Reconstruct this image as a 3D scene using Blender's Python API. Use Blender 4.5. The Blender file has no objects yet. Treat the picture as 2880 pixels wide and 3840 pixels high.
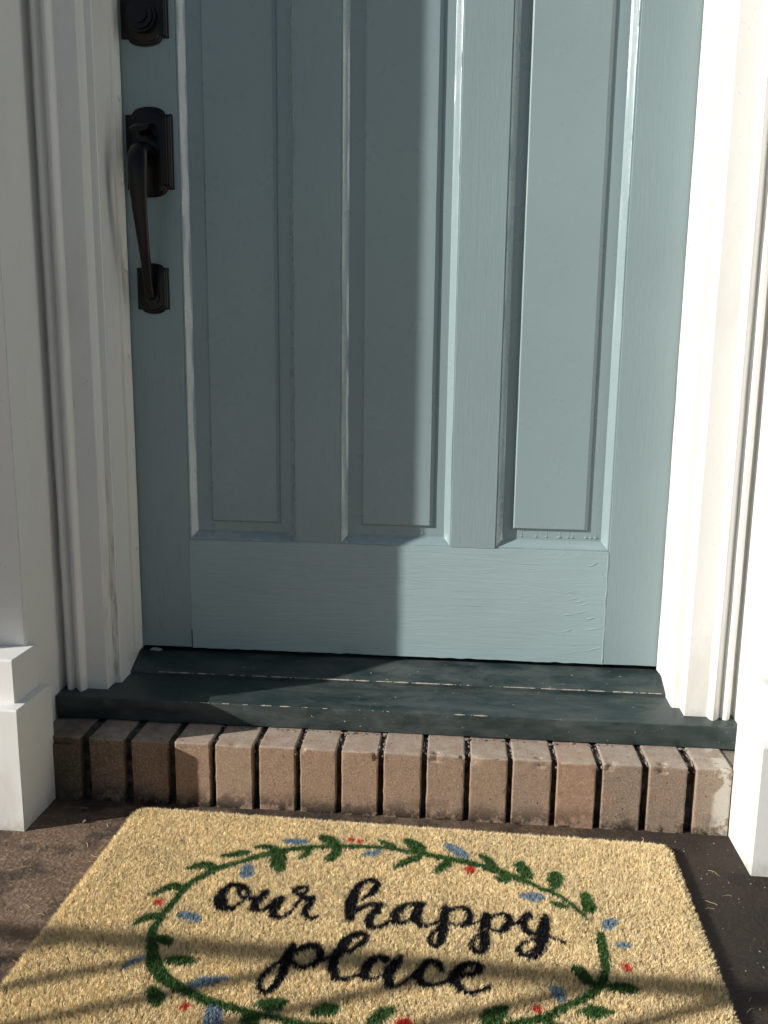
import bpy, bmesh, math, random
import numpy as np
from mathutils import Vector, noise
random.seed(7); np.random.seed(7)
S = bpy.context.scene
COL = S.collection
R = math.radians
PI = math.pi

# ------------------------------------------------------------------ camera
cd = bpy.data.cameras.new("camera"); cam = bpy.data.objects.new("camera", cd); COL.objects.link(cam)
cam.location = (.5616, -1.4411, .5160)
from mathutils import Matrix
yw, pt, rl = 0.08615, -0.17572, 0.01193
fw = Vector((-math.sin(yw)*math.cos(pt), math.cos(yw)*math.cos(pt), math.sin(pt)))
r0 = Vector((math.cos(yw), math.sin(yw), 0)); u0 = r0.cross(fw)
rr = r0*math.cos(rl) + u0*math.sin(rl); uu = u0*math.cos(rl) - r0*math.sin(rl)
cam.rotation_euler = Matrix((rr, uu, -fw)).transposed().to_euler()
cd.sensor_fit = 'VERTICAL'; cd.sensor_height = 36.0; cd.lens = 36.0*3189.5/3840
cd.clip_start = .02; cd.clip_end = 300
S.camera = cam
S.render.resolution_x, S.render.resolution_y = 768, 1024

# ------------------------------------------------------------------ sun + sky
AZ, EL = math.atan(.415), R(23.0)          # travel direction (cos AZ, sin AZ) over the ground
sun_d = Vector((math.cos(AZ)*math.cos(EL), math.sin(AZ)*math.cos(EL), -math.sin(EL)))
sl = bpy.data.lights.new("sun", 'SUN'); sl.energy = 5.0; sl.angle = R(.46); sl.color = (1, .955, .885)
so = bpy.data.objects.new("sun", sl); COL.objects.link(so)
so.rotation_euler = sun_d.to_track_quat('-Z', 'Y').to_euler(); so.location = (-4, -3, 4)
W = bpy.data.worlds.new("World"); S.world = W; W.use_nodes = True
wn = W.node_tree.nodes; bg = wn['Background']
sky = wn.new('ShaderNodeTexSky'); sky.sky_type = 'NISHITA'; sky.sun_disc = False
sky.sun_elevation = EL
to = -sun_d                                  # direction towards the sun
sky.sun_rotation = math.atan2(to.x, to.y)
W.node_tree.links.new(sky.outputs[0], bg.inputs[0]); bg.inputs[1].default_value = .050
S.view_settings.view_transform = 'Standard'; S.view_settings.look = 'None'
S.view_settings.exposure = 0.30; S.view_settings.gamma = 1

# ------------------------------------------------------------------ helpers
class NT:
    """tiny node helper"""
    def __init__(s, name, base=(.5, .5, .5), rough=.5, spec=.5):
        s.m = bpy.data.materials.new(name); s.m.use_nodes = True
        s.t = s.m.node_tree; s.b = s.t.nodes['Principled BSDF']
        s.b.inputs['Base Color'].default_value = (*base, 1)
        s.b.inputs['Roughness'].default_value = rough
        s.b.inputs['Specular IOR Level'].default_value = spec
        s.tc = s.t.nodes.new('ShaderNodeTexCoord')
    def lk(s, a, b): s.t.links.new(a, b)
    def vec(s, scale=(1, 1, 1), loc=(0, 0, 0)):
        n = s.t.nodes.new('ShaderNodeMapping'); n.inputs['Scale'].default_value = scale
        n.inputs['Location'].default_value = loc
        s.lk(s.tc.outputs['Object'], n.inputs[0]); return n.outputs[0]
    def noise(s, scale, detail=3, rough=.55, vec=None, dist=0):
        n = s.t.nodes.new('ShaderNodeTexNoise'); n.inputs['Scale'].default_value = scale
        n.inputs['Detail'].default_value = detail; n.inputs['Roughness'].default_value = rough
        n.inputs['Distortion'].default_value = dist
        s.lk(vec if vec is not None else s.tc.outputs['Object'], n.inputs['Vector']); return n.outputs['Fac']
    def vor(s, scale, vec=None, feature='F1'):
        n = s.t.nodes.new('ShaderNodeTexVoronoi'); n.inputs['Scale'].default_value = scale; n.feature = feature
        s.lk(vec if vec is not None else s.tc.outputs['Object'], n.inputs['Vector']); return n.outputs['Distance']
    def ramp(s, f, stops, interp='LINEAR'):
        n = s.t.nodes.new('ShaderNodeValToRGB'); n.color_ramp.interpolation = interp
        e = n.color_ramp.elements
        while len(e) < len(stops): e.new(.5)
        for q, (p, c) in zip(e, stops):
            q.position = p; q.color = (*c, 1) if isinstance(c, tuple) else (c, c, c, 1)
        s.lk(f, n.inputs[0]); return n.outputs[0]
    def math(s, op, a, b=0.0):
        n = s.t.nodes.new('ShaderNodeMath'); n.operation = op; n.use_clamp = False
        for i, q in enumerate((a, b)):
            if isinstance(q, (int, float)): n.inputs[i].default_value = q
            else: s.lk(q, n.inputs[i])
        return n.outputs[0]
    def axis(s, k, lo, hi):
        """0..1 ramp of one object coordinate"""
        x = s.t.nodes.new('ShaderNodeSeparateXYZ'); s.lk(s.tc.outputs['Object'], x.inputs[0])
        n = s.t.nodes.new('ShaderNodeMapRange'); n.inputs[1].default_value = lo; n.inputs[2].default_value = hi
        s.lk(x.outputs[k], n.inputs[0]); return n.outputs[0]
    def mix(s, f, a, b, mode='MIX'):
        n = s.t.nodes.new('ShaderNodeMix'); n.data_type = 'RGBA'; n.blend_type = mode
        for i, q in ((0, f), (6, a), (7, b)):
            if isinstance(q, (int, float)): n.inputs[i].default_value = q
            elif isinstance(q, tuple): n.inputs[i].default_value = (*q, 1)
            else: s.lk(q, n.inputs[i])
        return n.outputs[2]
    def attr(s, name):
        n = s.t.nodes.new('ShaderNodeAttribute'); n.attribute_name = name; return n.outputs['Color']
    def color(s, c): s.lk(c, s.b.inputs['Base Color']); return s
    def rough(s, f): s.lk(f, s.b.inputs['Roughness']); return s
    def bump(s, *hs):
        """hs: (height socket, strength, distance) chained"""
        prev = None
        for h, st, d in hs:
            n = s.t.nodes.new('ShaderNodeBump'); n.inputs['Strength'].default_value = st
            n.inputs['Distance'].default_value = d; s.lk(h, n.inputs['Height'])
            if prev is not None: s.lk(prev, n.inputs['Normal'])
            prev = n.outputs[0]
        s.lk(prev, s.b.inputs['Normal']); return s

def tag(o, label=None, cat=None, group=None, kind=None):
    for k, v in (('label', label), ('category', cat), ('group', group), ('kind', kind)):
        if v: o[k] = v
    return o
def empty(name, loc=(0, 0, 0), **kw):
    o = bpy.data.objects.new(name, None); o.location = loc; o.empty_display_size = .05
    COL.objects.link(o); return tag(o, **kw)
def mobj(name, me, mat, parent=None):
    if mat: me.materials.append(mat.m if isinstance(mat, NT) else mat)
    o = bpy.data.objects.new(name, me); COL.objects.link(o)
    if parent: o.parent = parent; o.matrix_parent_inverse = Matrix.Translation(-parent.location) if parent.type == 'EMPTY' and parent.location.length > 0 else Matrix()
    return o
def bobj(name, bm, mat, parent=None, smooth=True, angle=19):
    bmesh.ops.recalc_face_normals(bm, faces=bm.faces)
    if smooth:
        for f in bm.faces: f.smooth = True
        for e in bm.edges:
            if len(e.link_faces) == 2 and e.calc_face_angle(0) > R(angle): e.smooth = False
    me = bpy.data.meshes.new(name); bm.to_mesh(me); bm.free()
    return mobj(name, me, mat, parent)
def wob(bm, amp, sc, seed=0, mask=None):
    off = Vector((seed*7.3, seed*3.1, seed*11.7))
    for v in bm.verts:
        k = 1 if mask is None else mask(v.co)
        if k: v.co += noise.noise_vector(Vector((v.co.x*sc[0], v.co.y*sc[1], v.co.z*sc[2]))+off)*amp*k
def box_bm(bm, x0, x1, y0, y1, z0, z1, bev=0, seg=2, cut=0):
    r = bmesh.ops.create_cube(bm, size=1)
    vs = r['verts']
    for v in vs:
        v.co = Vector((x0 if v.co.x < 0 else x1, y0 if v.co.y < 0 else y1, z0 if v.co.z < 0 else z1))
    if bev:
        es = list({e for v in vs for e in v.link_edges})
        bmesh.ops.bevel(bm, geom=es, offset=bev, segments=seg, affect='EDGES', profile=.5)
    return bm
def slice_bm(bm, axis, step):
    """cut the mesh along an axis every step metres so it can be displaced"""
    cs = [v.co[axis] for v in bm.verts]; a, b = min(cs), max(cs)
    n = max(1, int((b-a)/step)); no = Vector((0, 0, 0)); no[axis] = 1
    for i in range(1, n):
        co = Vector((0, 0, 0)); co[axis] = a+(b-a)*i/n
        bmesh.ops.bisect_plane(bm, geom=bm.verts[:]+bm.edges[:]+bm.faces[:], plane_co=co, plane_no=no, dist=1e-6)
def box(name, x0, x1, y0, y1, z0, z1, mat, parent=None, bev=0, seg=2, amp=0, sc=(30, 30, 30), step=None, seed=0):
    bm = bmesh.new(); box_bm(bm, x0, x1, y0, y1, z0, z1, bev, seg)
    if step:
        for ax in range(3): slice_bm(bm, ax, step)
    if amp: wob(bm, amp, sc, seed)
    return bobj(name, bm, mat, parent)
def prism(name, prof, z0, z1, mat, parent=None, n=60, amp=0, sc=(60, 60, 8), seed=0, zs=None, angle=32):
    """closed outline prof [(x, y)] run up the z axis; z0 may be a function of (x, y)"""
    bm = bmesh.new(); rows = []
    ts = zs if zs else [i/n for i in range(n+1)]
    for t in ts:
        rows.append([bm.verts.new((x, y, (z0(x, y) if callable(z0) else z0)*(1-t)+z1*t)) for x, y in prof])
    k = len(prof)
    for a, b in zip(rows, rows[1:]):
        for i in range(k): bm.faces.new((a[i], a[(i+1) % k], b[(i+1) % k], b[i]))
    bm.faces.new(rows[0]); bm.faces.new(rows[-1])
    if amp: wob(bm, amp, sc, seed)
    return bobj(name, bm, mat, parent, angle=angle)
def arc(cx, cy, r, a0, a1, n, ry=None):
    return [(cx+r*math.cos(R(a0+(a1-a0)*i/n)), cy+(ry or r)*math.sin(R(a0+(a1-a0)*i/n))) for i in range(n+1)]
# ------------------------------------------------------------------ materials
GZ = -.1858                                   # level of the porch floor
def paint_door():
    m = NT('door_paint', (.27, .36, .34), .36, .5)
    big = m.noise(3.2, 3); fine = m.noise(420, 2, .6); peel = m.noise(120, 3, .6)
    gx = m.noise(1, 4, .6, m.vec((14, 60, 260)), .4)
    c = m.mix(m.ramp(big, [(.3, 0.), (.7, 1.)]), (.229, .306, .323), (.249, .332, .350))
    m.color(c)
    m.rough(m.ramp(m.noise(26, 3), [(.3, .25), (.7, .36)]))
    m.bump((big, .25, .004), (fine, .22, .0003), (m.noise(1, 3, .6, m.vec((260, 260, 14))), .16, .0005)); return m
def paint_door_grain(scale, name, gs=.5):
    m = NT(name, (.27, .36, .34), .36, .5)
    big = m.noise(3.2, 3); fine = m.noise(420, 2, .6)
    g = m.noise(1, 5, .62, m.vec(scale), .8)
    g2 = m.ramp(m.noise(1, 3, .6, m.vec(tuple(q*.55 for q in scale), (3, 1, 4)), 1.6), [(.42, 0.), (.47, 1.), (.53, 1.), (.6, 0.)])
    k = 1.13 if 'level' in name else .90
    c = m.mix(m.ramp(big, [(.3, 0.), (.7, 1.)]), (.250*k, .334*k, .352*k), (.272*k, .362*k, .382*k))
    m.color(c); m.rough(m.ramp(g, [(.3, .25), (.7, .36)]))
    m.bump((big, .25, .004), (g, gs, .0012), (g2, gs*.8, .0009), (fine, .2, .0003)); return m
def paint_white(name, dirt=.0, groove=False, base=(.76, .758, .735), rough=.42):
    m = NT(name, base, rough, .5)
    d = m.noise(9, 5, .62, m.vec((1, 1, .35)))
    sp = m.ramp(m.noise(260, 1, .5), [(.73, 0.), (.76, 1.)])
    d2 = m.ramp(d, [(.54, 0.), (.76, 1.)])
    low = m.math('SUBTRACT', 1., m.axis(2, -.06, .16))
    k = m.math('ADD', m.math('MULTIPLY', d2, .22), m.math('MULTIPLY', m.math('MULTIPLY', d2, low), .9*dirt))
    k = m.math('ADD', k, m.math('MULTIPLY', sp, .35))
    foot = m.math('MULTIPLY', m.math('SUBTRACT', 1., m.axis(2, -.187, -.158)), m.ramp(m.noise(34, 5, .7), [(.36, 0.), (.6, 1.)]))
    k = m.math('ADD', k, m.math('MULTIPLY', foot, .8))
    scf = m.ramp(m.noise(1, 4, .75, m.vec((9, 9, 60), (4, 1, 2)), 1.5), [(.66, 0.), (.70, .5)]); k = m.math('ADD', k, m.math('MULTIPLY', m.math('MULTIPLY', scf, low), .5))
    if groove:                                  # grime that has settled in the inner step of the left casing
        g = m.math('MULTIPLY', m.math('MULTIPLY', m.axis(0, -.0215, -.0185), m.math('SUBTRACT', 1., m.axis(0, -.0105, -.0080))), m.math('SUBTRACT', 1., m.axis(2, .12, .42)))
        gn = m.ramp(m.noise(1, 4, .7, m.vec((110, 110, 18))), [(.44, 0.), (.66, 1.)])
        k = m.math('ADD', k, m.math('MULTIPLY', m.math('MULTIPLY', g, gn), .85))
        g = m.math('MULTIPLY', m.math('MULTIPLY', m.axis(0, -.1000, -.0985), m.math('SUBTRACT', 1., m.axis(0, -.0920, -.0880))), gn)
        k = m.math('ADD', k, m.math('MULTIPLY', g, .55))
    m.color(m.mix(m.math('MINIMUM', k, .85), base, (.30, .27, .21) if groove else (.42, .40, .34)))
    m.bump((m.noise(5, 3), .3, .004), (m.noise(90, 3, .6), .22, .0008), (m.noise(1, 3, .5, m.vec((300, 300, 12))), .18, .0005)); return m
M_flat = paint_door()
M_mould = paint_door(); M_mould.m.name = 'door_paint_moulding'; M_mould.b.inputs['Coat Weight'].default_value = .9; M_mould.b.inputs['Coat Roughness'].default_value = .13; M_mould.b.inputs['Specular IOR Level'].default_value = .7; M_mould.rough(M_mould.ramp(M_mould.noise(40, 2), [(.3, .24), (.7, .32)]))
M_stile = paint_door_grain((190, 190, 9), 'door_paint_upright_grain', .13)
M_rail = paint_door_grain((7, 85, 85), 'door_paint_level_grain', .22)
M_white = paint_white('white_trim_paint', .8)
M_white_clean = paint_white('white_gloss_paint', .25)
M_casing_left = paint_white('grimy_white_paint', .9, True)
M_strip = paint_white('weatherstrip_paint', .5, False, (.78, .77, .72), .35)

def m_sill():
    m = NT('worn_green_sill_paint', (.02, .04, .04), .38, .5)
    a = m.noise(14, 5, .65, m.vec((1, 3, 3))); sm = m.noise(4, 3)
    scr = m.ramp(m.noise(1, 4, .7, m.vec((40, 340, 340)), 1.2), [(.64, 0.), (.7, 1.)])
    sp = m.ramp(m.noise(150, 2, .55), [(.73, 0.), (.755, 1.)])
    c = m.mix(m.ramp(sm, [(.35, 0.), (.65, 1.)]), (.010, .023, .025), (.019, .034, .035))
    c = m.mix(m.ramp(a, [(.42, 0.), (.70, .85)]), c, (.062, .076, .074))
    sc2 = m.ramp(m.noise(1, 5, .75, m.vec((26, 60, 60), (5, 2, 1))), [(.60, 0.), (.72, .45)]); c = m.mix(sc2, c, (.10, .11, .10))
    mid = m.math('MULTIPLY', m.math('MULTIPLY', m.axis(0, .05, .45), m.math('SUBTRACT', 1., m.axis(0, .5, .95))), m.ramp(m.noise(1, 5, .75, m.vec((18, 40, 40), (1, 7, 3)), .8), [(.40, 0.), (.62, 1.)]))
    c = m.mix(m.math('MULTIPLY', mid, .45), c, (.085, .098, .093))
    c = m.mix(m.math('MULTIPLY', scr, .5), c, (.17, .18, .165))
    c = m.mix(m.math('MULTIPLY', sp, .8), c, (.36, .36, .33))
    m.color(c); m.rough(m.ramp(a, [(.4, .32), (.7, .6)]))
    m.bump((sm, .3, .004), (m.noise(1, 4, .6, m.vec((10, 200, 200)), .6), .35, .0008), (sp, .5, .0006)); return m
M_sill = m_sill()
M_worn = NT('bare_worn_edge', (.36, .33, .28), .8); M_worn.bump((M_worn.noise(200, 3), .6, .001))
def m_brick():
    m = NT('brown_brick', (.2, .12, .08), .85, .3)
    t = m.attr('tint')
    n1 = m.noise(30, 5, .65); pits = m.ramp(m.noise(210, 4, .65, m.vec((1, 1, .8))), [(.30, .9), (.37, 0.)])
    c = m.mix(m.ramp(n1, [(.3, 0.), (.7, 1.)]), t, m.mix(.5, t, (.30, .20, .14)))
    c = m.mix(m.ramp(m.noise(340, 4, .7), [(.50, 0.), (.68, .75)]), c, (.46, .34, .25))
    c = m.mix(m.ramp(m.noise(120, 5, .7, m.vec((1, 1, 1), (3, 1, 2))), [(.30, .6), (.46, 0.)]), c, m.mix(.5, t, (.03, .02, .015)))
    top = m.math('MULTIPLY', m.axis(2, -.0835, -.0800), m.ramp(m.noise(40, 5, .7), [(.35, .10), (.66, .80)]))
    c = m.mix(top, c, (.40, .355, .31))                        # lime and paint haze on the upper faces
    eff = m.math('MULTIPLY', m.axis(0, .940, .990), m.ramp(m.noise(26, 5, .7), [(.36, 0.), (.52, 1.)]))
    eff = m.ramp(eff, [(.3, 0.), (.42, 1.)])
    c = m.mix(m.math('MULTIPLY', eff, .8), c, (.52, .50, .44))
    gr = m.math('MULTIPLY', m.math('SUBTRACT', 1., m.axis(2, -.186, -.150)), m.ramp(m.noise(38, 4, .7), [(.42, 0.), (.55, 1.)]))
    c = m.mix(gr, c, (.022, .017, .012))
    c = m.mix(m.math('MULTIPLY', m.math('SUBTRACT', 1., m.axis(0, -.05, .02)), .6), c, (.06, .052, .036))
    c = m.mix(pits, c, (.05, .03, .02))
    m.color(c)
    m.bump((n1, .5, .002), (m.ramp(m.noise(1, 3, .6, m.vec((60, 60, 420))), [(.6, 0.), (.7, 1.)]), .3, .0008), (pits, -.8, .0022), (m.noise(500, 3, .7), .7, .0009)); return m
M_brick = m_brick()
M_mortar = NT('dark_raked_mortar', (.05, .042, .035), .95)
M_mortar.color(M_mortar.mix(M_mortar.ramp(M_mortar.noise(60, 4), [(.4, 0.), (.7, 1.)]), (.02, .016, .013), (.11, .10, .085)))
M_mortar.bump((M_mortar.noise(180, 4, .7), .9, .003))
M_fill = NT('end_mortar', (.20, .18, .15), .95); M_fill.bump((M_fill.noise(180, 4, .7), .9, .003))
M_lime = NT('pale_lime_mortar', (.22, .20, .17), .95); M_lime.bump((M_lime.noise(250, 4, .7), .9, .002))
def m_floor():
    m = NT('stained_brown_concrete', (.12, .09, .07), .85, .35)
    n = m.noise(5, 6, .6); ag = m.vor(190); n3 = m.noise(160, 3, .65)
    c = m.mix(m.ramp(n, [(.35, 0.), (.65, 1.)]), (.085, .053, .034), (.215, .145, .095))
    c = m.mix(m.ramp(n3, [(.5, 0.), (.72, .8)]), c, (.34, .25, .18))
    c = m.mix(m.ramp(ag, [(.0, .75), (.35, 0.)]), c, (.055, .04, .03))
    bl = m.ramp(m.noise(15, 5, .65, m.vec((1, 1, 1), (2, 5, 0))), [(.52, 0.), (.62, .75)])
    c = m.mix(bl, c, (.035, .028, .024))
    wet = m.ramp(m.math('ADD', m.axis(0, .80, .93), m.math('MULTIPLY', m.math('SUBTRACT', n, .5), .8)), [(.25, 0.), (.6, 1.)])
    c = m.mix(m.math('MULTIPLY', wet, .88), c, (.020, .017, .015))   # damp dark stain right of the mat
    gr = m.math('MULTIPLY', m.axis(1, -.33, -.24), m.ramp(m.noise(20, 5, .7), [(.4, .2), (.6, .9)]))
    c = m.mix(gr, c, (.026, .021, .017))                              # dirt gathered along the step
    m.color(c); m.rough(m.ramp(n, [(.3, .6), (.7, .9)]))
    m.bump((n, .5, .01), (m.noise(60, 4, .65), .3, .003), (ag, .4, .0015), (n3, .6, .0015), (m.noise(600, 2), .6, .0008)); return m
M_floor = m_floor()
M_bronze = NT('oil_rubbed_bronze', (.012, .009, .008), .30, .5)
M_bronze.b.inputs['Metallic'].default_value = .55
M_bronze.color(M_bronze.mix(M_bronze.ramp(M_bronze.noise(30, 3), [(.4, 0.), (.8, 1.)]), (.009, .009, .010), (.015, .014, .014)))
M_bronze.bump((M_bronze.noise(160, 3), .15, .0006))
M_copper = NT('rubbed_through_bronze_edge', (.08, .05, .036), .36); M_copper.b.inputs['Metallic'].default_value = .8
M_dark = NT('dark_gap', (.008, .008, .008), .9)

# ------------------------------------------------------------------ ground
def floor():
    bm = bmesh.new(); 
    n = 10
    bmesh.ops.create_grid(bm, x_segments=n, y_segments=n, size=40)
    for v in bm.verts: v.co.z = GZ
    o = bobj('ground', bm, M_floor, smooth=False); tag(o, kind='structure')
    bm = bmesh.new(); box_bm(bm, -9, 9, -30, -1.75, GZ-.02, GZ+.004)  # pale slab added out of view to bounce sunlight up into the shade
    mp = NT('pale_bounce_slab', (.46, .44, .40), .9); mp.bump((mp.noise(30, 4), .5, .004))
    tag(bobj('path', bm, mp, smooth=False), kind='structure')
floor()

# ------------------------------------------------------------------ door
WD = .914; ST = .0913; MU = .0758; PW = (WD-2*ST-2*MU)/3; ZP = .200; DH = 2.03; ZT = 1.86
FD = .0158                                     # depth of the panel field behind the door face
door = empty('front_door', (WD/2, .02, 0), label='sage teal painted panelled front door, closed, above the dark green sill', cat='door')
def slab(name, x0, x1, z0, z1, mat, bev=.0003, **kw):
    return box(name, x0, x1, 0, .044, z0, z1, mat, door, bev, 2, **kw)
slab('stile', -.012, ST-.0004, .001, DH, M_stile, amp=.0006, sc=(30, 30, 5), step=.05)
slab('stile', WD-ST+.0006, WD+.012, .0005, DH, M_stile, amp=.0006, sc=(30, 30, 5), step=.05, seed=3)
def rail(z0, z1, seed):
    bm = bmesh.new(); box_bm(bm, ST-.0003, WD-ST, .0002, .043, z0, z1, .0003, 2)
    slice_bm(bm, 0, .006); slice_bm(bm, 2, .02)
    wob(bm, .0006, (14, 14, 60), seed)
    for v in bm.verts:                          # ragged weathered lower edge
        if v.co.z < z0+.004: v.co.z += .0016*noise.noise(Vector((v.co.x*60, 1, seed)))
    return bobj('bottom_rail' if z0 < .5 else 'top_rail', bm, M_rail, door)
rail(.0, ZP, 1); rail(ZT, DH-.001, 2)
xs = [ST, ST+PW, ST+PW+MU, ST+2*PW+MU, ST+2*PW+2*MU, WD-ST]
for i, a in enumerate((1, 3)):
    bm = bmesh.new(); box_bm(bm, xs[a], xs[a+1], .0001, .043, ZP+.0001, ZT-.0001, .0006, 2)
    slice_bm(bm, 2, .03); wob(bm, .0005, (40, 40, 6), i+4); bobj('muntin', bm, M_stile, door)
# raised-and-fielded panels with the stuck moulding round each opening
SECT = [(-.0012, .0032), (.0010, .0026), (.0024, .0027), (.0032, .0036), (.0078, .0090), (.0118, .0141), (.0126, .0147), (.0136, FD+.002)]
RAISE = [(.1300, .2460, .2345), (.3975, .5150, .2350), (.6595, .7800, .2352)]
for i, (rx0, rx1, rz0) in enumerate(RAISE):
    x0, x1 = xs[2*i], xs[2*i+1]; z0, z1 = ZP, ZT
    bm = bmesh.new()
    def ring(ins, y, zseg=120, xseg=24, seed=0, amp=.0):
        pts = []
        a0, a1, b0, b1 = x0+ins, x1-ins, z0+ins*1.15, z1-ins
        for k in range(xseg): pts.append((a0+(a1-a0)*k/xseg, b0, 'b'))
        for k in range(zseg): pts.append((a1, b0+(b1-b0)*k/zseg, 's'))
        for k in range(xseg): pts.append((a1-(a1-a0)*k/xseg, b1, 'b'))
        for k in range(zseg): pts.append((a0, b1-(b1-b0)*k/zseg, 's'))
        out = []
        for x, z, t in pts:
            nv = noise.noise_vector(Vector((x*20+seed*5+i*9, z*14, seed*2.3)))
            nw = noise.noise_vector(Vector((x*160+seed*5+i*9, z*110, seed*5.3)))
            out.append(bm.verts.new((x+(nv.x*.9+nw.x*.2)*amp, y+(nv.y+nw.y*.25)*amp, z+(nv.z*.8+nw.z*.3)*amp)))
        return out
    prev = None
    for j, (ins, y) in enumerate(SECT):
        q = ring(ins, y+.0003, seed=j, amp=0 if j == 0 else .00035)
        if prev:
            for k in range(len(q)): bm.faces.new((prev[k], prev[(k+1) % len(q)], q[(k+1) % len(q)], q[k]))
        prev = q
    bobj('panel_moulding', bm, M_mould, door, angle=50)
    bm = bmesh.new()
    def rect(a0, a1, b0, b1, y): return [bm.verts.new(c) for c in ((a0, y, b0), (a1, y, b0), (a1, y, b1), (a0, y, b1))]
    rz1 = ZT-.036; RY = FD-.0050
    loops = [rect(x0-.002, x1+.002, z0-.002, z1+.002, FD), rect(rx0-.0012, rx1+.0070, rz0-.0035, rz1+.0035, FD),
             rect(rx0-.0006, rx1+.0062, rz0-.0012, rz1, FD-.0020), rect(rx0+.0024, rx1+.0004, rz0+.0006, rz1, RY)]
    for a, b in zip(loops, loops[1:]):
        for k in range(4): bm.faces.new((a[k], a[(k+1) % 4], b[(k+1) % 4], b[k]))
    bm.faces.new(loops[-1])
    slice_bm(bm, 2, .02); wob(bm, .0004, (30, 30, 12), i+20)
    bobj('panel', bm, M_flat, door, angle=20)
    # runs and drips of old paint
    rnd = random.Random(i+5)
    bm = bmesh.new()
    for k in range((2, 3, 9)[i]):
        dx = rnd.uniform(x0+.02, x1-.018) if i < 2 else (x0+.045, x0+.088, x0+.125, x0+.132, x0+.155, x1-.03, x1-.022, x0+.07, x0+.11)[k]
        zb = ZP+.0195; h = rnd.uniform(.008, .02); r = rnd.uniform(.0008, .0014)
        bmesh.ops.create_icosphere(bm, subdivisions=2, radius=1, matrix=Matrix.Translation((dx, FD-.0001, zb+.001)) @ Matrix.Diagonal((r*3.0, .0012, r*1.6, 1)))
        bmesh.ops.create_icosphere(bm, subdivisions=2, radius=1, matrix=Matrix.Translation((dx+.001, FD, zb+h/2)) @ Matrix.Diagonal((r*.7, .0005, h/2, 1)))
    bobj('paint_drips', bm, M_flat, door)
# filled joint lines between stile and bottom rail, with a raised ridge of old filler on the right
bm = bmesh.new(); box_bm(bm, ST-.0009, ST+.0006, -.0002, .01, .0, .034, 0); bobj('joint_crack', bm, M_dark, door, smooth=False)
bm = bmesh.new()
pts = []
for k in range(61):
    z = .004+(.196-.004)*k/60
    pts.append((WD-ST-.001+.0014*noise.noise(Vector((z*40, 3, 1))), z, .0011+.0008*abs(noise.noise(Vector((z*60, 9, 1))))))
prev = None
for x, z, r in pts:
    q = [bm.verts.new((x+r*math.cos(R(a))*1.3, -r*.9*math.sin(R(a))+.0004, z)) for a in range(0, 181, 30)]
    if prev:
        for k in range(6): bm.faces.new((prev[k], prev[k+1], q[k+1], q[k]))
    prev = q
bobj('filler_ridge', bm, M_flat, door)
bm = bmesh.new(); prev = None                   # curved crack edge beside the ridge
for k in range(25):
    t = k/24; z = .068+.075*t; x = WD-ST+.004+.0155*math.sin(PI*t)*(1+.15*math.sin(9*t)); r = .0006
    q = [bm.verts.new((x+r*math.cos(R(a)), -r*.8*math.sin(R(a))+.0003, z)) for a in range(0, 181, 45)]
    if prev:
        for j in range(4): bm.faces.new((prev[j], prev[j+1], q[j+1], q[j]))
    prev = q
bobj('raised_paint_edge', bm, M_stile, door)
# wrinkles in the thick paint of the bottom rail
bm = bmesh.new(); rnd = random.Random(11)
for k in range(44):
    zc = rnd.uniform(.018, .185)
    if k < 17: xc = rnd.uniform(.755, .805); L = rnd.uniform(.012, .035)
    else: xc = rnd.uniform(.13, .76); L = rnd.uniform(.015, .09)
    prev = None; n = 12; a = rnd.uniform(.0002, .00055)*(1.2 if k < 17 else .8); sd = rnd.random()*50
    for j in range(n+1):
        t = j/n; x = xc-L/2+L*t; z = zc+.006*noise.noise(Vector((x*26+sd, sd, 0)))+(x-xc)*(.30 if k < 17 else -.03)
        x = min(x, .8205); r = a*math.sin(PI*t)+.00003
        q = [bm.verts.new((x, -r*math.sin(R(b))+.0002, z+2.2*r*math.cos(R(b)))) for b in range(0, 181, 45)]
        if prev:
            for i2 in range(4): bm.faces.new((prev[i2], prev[i2+1], q[i2+1], q[i2]))
        prev = q
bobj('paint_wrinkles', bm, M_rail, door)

# ---- lock furniture (parts of the door)
def plate_outline(x0, x1, z0, z1, rise, arcw=.72, n=14, notch=.0):
    """upright rectangle whose top and bottom swell into a shallow arch"""
    cx = (x0+x1)/2; w = (x1-x0)/2*arcw; out = []
    out += [(x0, z0), (x0, z1)]
    for k in range(n+1):
        t = -1+2*k/n; out.append((cx+w*t, z1+rise*(1-t*t)**.5*1.0 if abs(t) < 1 else z1))
    out += [(x1, z1), (x1, z0)]
    for k in range(n+1):
        t = 1-2*k/n; out.append((cx+w*t, z0-rise*(1-t*t)**.5 if abs(t) < 1 else z0))
    return out
def plate(name, x0, x1, z0, z1, rise, parent, steps=((0, 0), (0, .0025), (.0018, .0032), (.0030, .0048), (.0052, .0052), (.0062, .0068), (.0085, .0078))):
    bm = bmesh.new(); o = plate_outline(x0, x1, z0, z1, rise)
    cx, cz = (x0+x1)/2, (z0+z1)/2; hx, hz = (x1-x0)/2, (z1-z0)/2+rise
    prev = None
    for ins, h in steps:
        q = [bm.verts.new((cx+(x-cx)*(hx-ins)/hx, -h, cz+(z-cz)*(hz-ins)/hz)) for x, z in o]
        if prev:
            for k in range(len(q)):
                bm.faces.new((prev[k], prev[(k+1) % len(q)], q[(k+1) % len(q)], q[k]))
        prev = q
    bm.faces.new(prev)
    return bobj(name, bm, M_bronze, parent, angle=25)
def edge_wear(x, z0, z1, y, parent):
    bm = bmesh.new(); box_bm(bm, x-.0005, x+.0005, y-.0003, y+.0006, z0, z1, .0002, 1); return bobj('worn_edge', bm, M_copper, parent)
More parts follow.
